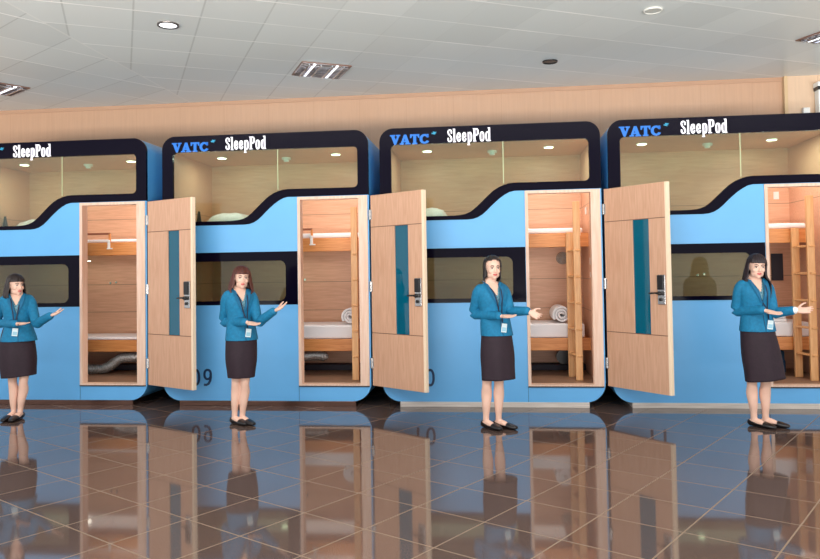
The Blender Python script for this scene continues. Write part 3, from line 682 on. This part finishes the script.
    sk0 = P['skirt'][0]; jr = [(hem-.03, (sk0[2]+.012)/k, (sk0[3]+.012)/k, .008), (hem+.03, (sk0[2]+.006)/k, (sk0[3]+.008)/k, .008), (.98*k, .142, .110, .004), (1.05*k, .130, .099, 0), (1.13*k, .138, .108, -.004), (1.21*k, .149, .118, -.010), (1.275*k, .148, .098, -.002), (1.315*k, .122, .078, .004), (1.34*k, .082, .066, .010), (1.36*k, .062, .060, .012)]
    add_tube(bm, [T(0, y, z) for z, a, b_, y in jr], [(a*k, b_*k) for z, a, b_, y in jr], hint=side, seg=32, sub=3)
    for sgn, a in ((-1, 'R'), (1, 'L')):
        sh, el, wr = T(sgn*.130*k, 0, 1.278*k), J['el'+a], J['wr'+a]; cf = el.lerp(wr, .93)
        add_tube(bm, [sh-V(sgn*.02, 0, -.005), sh.lerp(el, .15), sh.lerp(el, .55), el, el.lerp(wr, .3), el.lerp(wr, .7), cf], [.048, .049, .046, .043, .043, .039, .037], hint=(0, 0, 1), seg=20, sub=3)
    me = fuse(bm, .0055, 3)
    zb = P.get('vz', 1.10)*k; ztop_ = 1.335*k
    inv = lambda c: rotz((c.x-P['cx']-lean*(c.z-.9), c.y, c.z), -ps)
    def vcut(c):
        q = inv(c); r = math.hypot(q.x, q.y-.01)
        if c.z > 1.325*k and r < .09: return True
        if c.z < hem: return True
        return q.y < -.02 and c.z > zb and abs(q.x) < .056*(c.z-zb)/(ztop_-zb) and c.z < 1.36*k
    cut_faces(me, vcut); me = solid(me, .005, 0)
    jk = link('jacket', me, MT['jacket'], root, True)
    # surface helper: front of the jacket at (x, z) found by ray
    from mathutils.bvhtree import BVHTree
    bt = bmesh.new(); bt.from_mesh(me); tree = BVHTree.FromBMesh(bt); bt.free()
    bb = bmesh.new(); bb.from_mesh(body.data); tb = BVHTree.FromBMesh(bb); bb.free()
    fwd = rotz((0, 1, 0), ps)
    def front(x, z, off=.004):
        o_ = T(x, -.45, z); best = None
        for tr in (tree, tb):
            h = tr.ray_cast(o_, fwd)[0]
            if h is not None and (best is None or (h-o_).length < (best-o_).length): best = h
        # the arm in front of the waist is skipped: clamp to the torso
        y = rotz(best, -ps).y if best is not None else -.1
        lim = -.135*k
        return T(x, max((inv(best).y if best is not None else -.1), lim)-off, z)
    # lapels
    for s in (-1, 1):
        b = bmesh.new(); pts = [T(s*.058*k, .03, 1.352*k), T(s*.064*k, -.030, 1.335*k)]
        for f_ in (.12, .35, .6, .85, 1.0):
            z = ztop_+(zb-ztop_)*f_; pts.append(front(s*(.062*(1-f_)+.004)+s*.008, z, .004))
        add_tube(b, pts, [(.014, .005), (.018, .005), (.020, .004), (.022, .004), (.018, .004), (.010, .004), (.005, .003)], hint=rotz((1, 0, .4*s), ps), seg=10, sub=3)
        bm_obj('lapel', b, MT['collar'], jk, True)
    b = bmesh.new(); add_tube(b, [front(.004, zb-(zb-hem)*f_, .001) for f_ in (0, .2, .4, .6, .8, .97)], [(.0022, .003)]*6, hint=side, seg=6, sub=2); bm_obj('front_seam', b, MT['lanyard'], jk, True)
    if P.get('cuff'):
        el, wr = J['elL'], J['wrL']; b = bmesh.new(); add_tube(b, [el.lerp(wr, .9), el.lerp(wr, 1.06)], [.034, .032], hint=(0, 0, 1), seg=20, sub=1); bm_obj('shirt_cuff', b, MT['white'], root, True)
    # --- blouse
    bm = bmesh.new(); br = [(1.02*k, .126, .090, 0), (1.12*k, .133, .097, -.004), (1.20*k, .145, .106, -.008), (1.265*k, .148, .087, 0), (1.31*k, .115, .067, .006), (1.335*k, .066, .056, .01)]
    add_tube(bm, [T(0, y, z) for z, a, b_, y in br], [(a*k, b_*k) for z, a, b_, y in br], hint=side, seg=24, sub=3)
    me = fuse(bm, .006, 2); vz2 = 1.225*k
    cut_faces(me, lambda c: c.z > 1.325*k or (inv(c).y < 0 and c.z > vz2 and abs(inv(c).x) < .05*(c.z-vz2)/(ztop_-vz2)+.004))
    link('blouse', solid(me, .003, 0), MT['blouse'], root, True)
    # --- lanyard and badge
    bz = P['badge']; bx = P.get('bx', .0)
    b = bmesh.new()
    for s in (-1, 1):
        pts = [T(s*.056, .02, 1.352*k), T(s*.058, -.045, 1.325*k)]+[front(s*.045*(1-f_)+bx*f_, 1.30*k+(bz+.05-1.30*k)*f_, .010) for f_ in (.1, .3, .5, .75, 1)]
        add_tube(b, pts, [(.0055, .0015)]*len(pts), hint=side, seg=8, sub=3)
    ly = bm_obj('lanyard', b, MT['lanyard'], root, True)
    c = front(bx, bz, .016); b = bmesh.new(); add_box(b, -.026, .026, -.002, .002, -.040, .040, .001); b.transform(Matrix.Translation(c) @ Matrix.Rotation(ps, 4, 'Z') @ Matrix.Rotation(.12, 4, 'Y')); bd = bm_obj('id_badge', b, MT['badge'], root)
    b = bmesh.new(); add_box(b, -.020, .020, -.0035, -.002, -.03, .005); b.transform(Matrix.Translation(c) @ Matrix.Rotation(ps, 4, 'Z') @ Matrix.Rotation(.12, 4, 'Y')); bm_obj('badge_print', b, MT['badgeblue'], bd)
    # --- skirt
    sk = P['skirt']; bm = bmesh.new()
    pts = [V(T(0, .004, 1.0*k).x, T(0, .004, 0).y, 1.0*k)]+[V(sx, .008, z) for z, sx, r1, r2 in sk]
    add_tube(bm, pts, [(.134*k, .098*k)]+[(r1, r2) for z, sx, r1, r2 in sk], hint=side if P.get('skside', 1) else (1, 0, 0), seg=36, sub=4, cap=False)
    for v in bm.verts:
        f = max(0, (.86-v.co.z)/.4); a = math.atan2(v.co.y, v.co.x-sk[-1][1]); v.co.x += .004*f*math.cos(5*a+1)*math.cos(a); v.co.y += .006*f*math.sin(5*a)
    me = bpy.data.meshes.new('t'); bmesh.ops.recalc_face_normals(bm, faces=bm.faces); bm.to_mesh(me); bm.free()
    link('skirt', solid(me, .005, 0), MT['skirt'], root, True)
    # --- shoes
    for a in 'AB':
        an = J['an'+a]; d = rotz((0, -1, 0), P['foot'+a]); sd = d.cross(V(0, 0, 1)); heel = V(an.x, an.y, 0); bm = bmesh.new()
        add_tube(bm, [heel-d*.030+V(0, 0, .032), heel+V(0, 0, .036), heel+d*.05+V(0, 0, .034), heel+d*.10+V(0, 0, .027), heel+d*.15+V(0, 0, .021), heel+d*.188+V(0, 0, .018)],
                 [(.028, .028), (.033, .034), (.034, .032), (.040, .025), (.037, .019), (.023, .013)], hint=sd, seg=20, sub=3, power=2.5)
        me = fuse(bm, .0042, 2)
        def sc(c):
            s = (c-heel).dot(d); top = .052-.020*max(0, min(1, (s+.03)/.08)) if s < .05 else .032-.0
            if s > .105+.0: return False
            return c.z > top and abs((c-heel).dot(sd)) < .2
        cut_faces(me, sc); me = solid(me, .004, 1)
        sh_ = link('shoe', me, MT['shoe'], root, True)
        b = bmesh.new(); add_tube(b, [heel-d*.018+V(0, 0, .0065), heel-d*.018+V(0, 0, .016)], [(.022, .026)]*2, hint=sd, seg=16, sub=1, cap=False)
        bmesh.ops.contextual_create(b, geom=[e for e in b.edges if e.is_boundary and e.verts[0].co.z < .008]); bm_obj('heel', b, MT['shoe'], sh_)
    # the soles rest on the floor
    zmin = min(min((v.co.z for v in c.data.vertices)) for c in root.children if c.name.startswith('shoe'))
    root.location.z = -zmin+.001
    return root

PEOPLE = [
 dict(loc=(-4.912, -.801, 0), h=1.53, cx=.015, lean=-.05, yaw=.52, hyaw=1.08, tilt=0, label='woman in teal jacket at the far left, looking sideways at her raised open palm',
  J=dict(head=(-.012, -.02, 1.372), elR=(-.235, .03, .985), wrR=(-.0, -.165, .975), tipR=(.16, -.20, .98), elL=(.215, -.03, .975), wrL=(.375, -.13, 1.06), tipL=(.54, -.17, 1.115),
    knA=(-.05, 0, .41), anA=(-.035, .02, .075), knB=(.075, 0, .41), anB=(.035, .01, .075)), nrmR=(0, -.15, 1), thR=(0, -1, 0), nrmL=(-.3, -.35, .85), thL=(0, 1, .5), curlR=.06, curlL=.08, footA=.06, footB=.16,
  hem=.80, badge=.90, bx=-.02, vz=1.13, skirt=[(.80, .0, .160, .124), (.62, .01, .172, .132), (.50, .015, .165, .128), (.435, .02, .160, .124)],
  hair=dict(mat='hair1', hem=-.140, flare=.034, bangs=.036, open=2.02, openlow=2.0, seed=2)),
 dict(loc=(-2.444, -.968, 0), h=1.56, cx=-.008, lean=-.05, yaw=.62, hyaw=.52, tilt=.04, label='woman in teal jacket with auburn shoulder-length hair facing forward, beside the number 09',
  J=dict(head=(-.002, -.02, 1.415), elR=(-.185, .03, .995), wrR=(.045, -.19, .985), tipR=(.19, -.24, .955), elL=(.165, -.05, .985), wrL=(.325, -.16, 1.095), tipL=(.45, -.20, 1.155),
    knA=(-.065, 0, .43), anA=(-.085, .04, .085), knB=(.025, 0, .43), anB=(-.005, .05, .085)), nrmR=(.1, -.3, 1), thR=(0, -1, 0), nrmL=(-.3, -.4, .8), thL=(0, 1, .5), curlR=.10, curlL=.12, footA=.95, footB=.9,
  hem=.815, badge=.89, bx=.03, vz=1.12, skirt=[(.82, -.012, .148, .122), (.64, -.012, .150, .125), (.52, -.012, .135, .118), (.455, -.012, .126, .112)],
  hair=dict(mat='hair2', hem=-.165, flare=.040, bangs=.036, part=.0, open=2.2, openlow=2.05, wave=2.4, seed=5)),
 dict(loc=(-.006, -1.043, 0), h=1.60, cx=.022, lean=-.11, yaw=.42, hyaw=.28, tilt=.0, label='woman in teal jacket with black hair tied back, smiling beside the third doorway',
  J=dict(head=(-.002, -.03, 1.472), elR=(-.185, .04, 1.055), wrR=(.06, -.19, 1.03), tipR=(.20, -.25, 1.025), elL=(.155, -.03, 1.075), wrL=(.315, -.17, 1.075), tipL=(.42, -.24, 1.015),
    knA=(-.075, 0, .44), anA=(-.09, .03, .08), knB=(.035, 0, .44), anB=(.025, .05, .08)), nrmR=(.05, -.3, 1), thR=(0, -1, 0), nrmL=(-.3, -.6, .4), thL=(0, -.3, 1), curlR=.10, curlL=.22, footA=.75, footB=.95,
  hem=.855, badge=.93, bx=.02, vz=1.13, skirt=[(.86, .02, .142, .120), (.68, .026, .160, .128), (.55, .03, .158, .125), (.45, .033, .158, .125)],
  hair=dict(mat='hair3', hem=-.125, flare=.002, bangs=.084, part=-.014, open=1.78, openlow=1.7, seed=8, tuck=.012)),
 dict(loc=(2.41, -.878, 0), h=1.60, cx=-.03, lean=-.06, yaw=.18, hyaw=-.02, tilt=.05, nod=.06, cuff=1, label='woman in teal jacket at the far right with long black hair and a longer skirt',
  J=dict(head=(-.022, -.05, 1.448), elR=(-.215, .04, 1.05), wrR=(.025, -.19, 1.055), tipR=(.15, -.25, 1.02), elL=(.115, -.04, 1.03), wrL=(.285, -.15, 1.05), tipL=(.40, -.20, 1.05),
    knA=(-.095, 0, .42), anA=(-.085, .03, .085), knB=(.025, 0, .42), anB=(.015, .05, .085)), nrmR=(.05, -.4, 1), thR=(0, -1, 0), nrmL=(-.2, -.8, .6), thL=(0, -.1, 1), curlR=.12, curlL=.10, footA=.7, footB=.95,
  hem=.865, badge=.93, bx=.05, vz=1.13, skirt=[(.86, -.03, .148, .124), (.68, -.01, .168, .134), (.52, .012, .172, .134), (.425, .022, .174, .134)],
  hair=dict(mat='hair4', hem=-.175, flare=.028, bangs=.034, open=2.1, openlow=2.45, wave=1.4, long=.17, side=2.1, seed=11)),
]
for P in PEOPLE: woman(P)
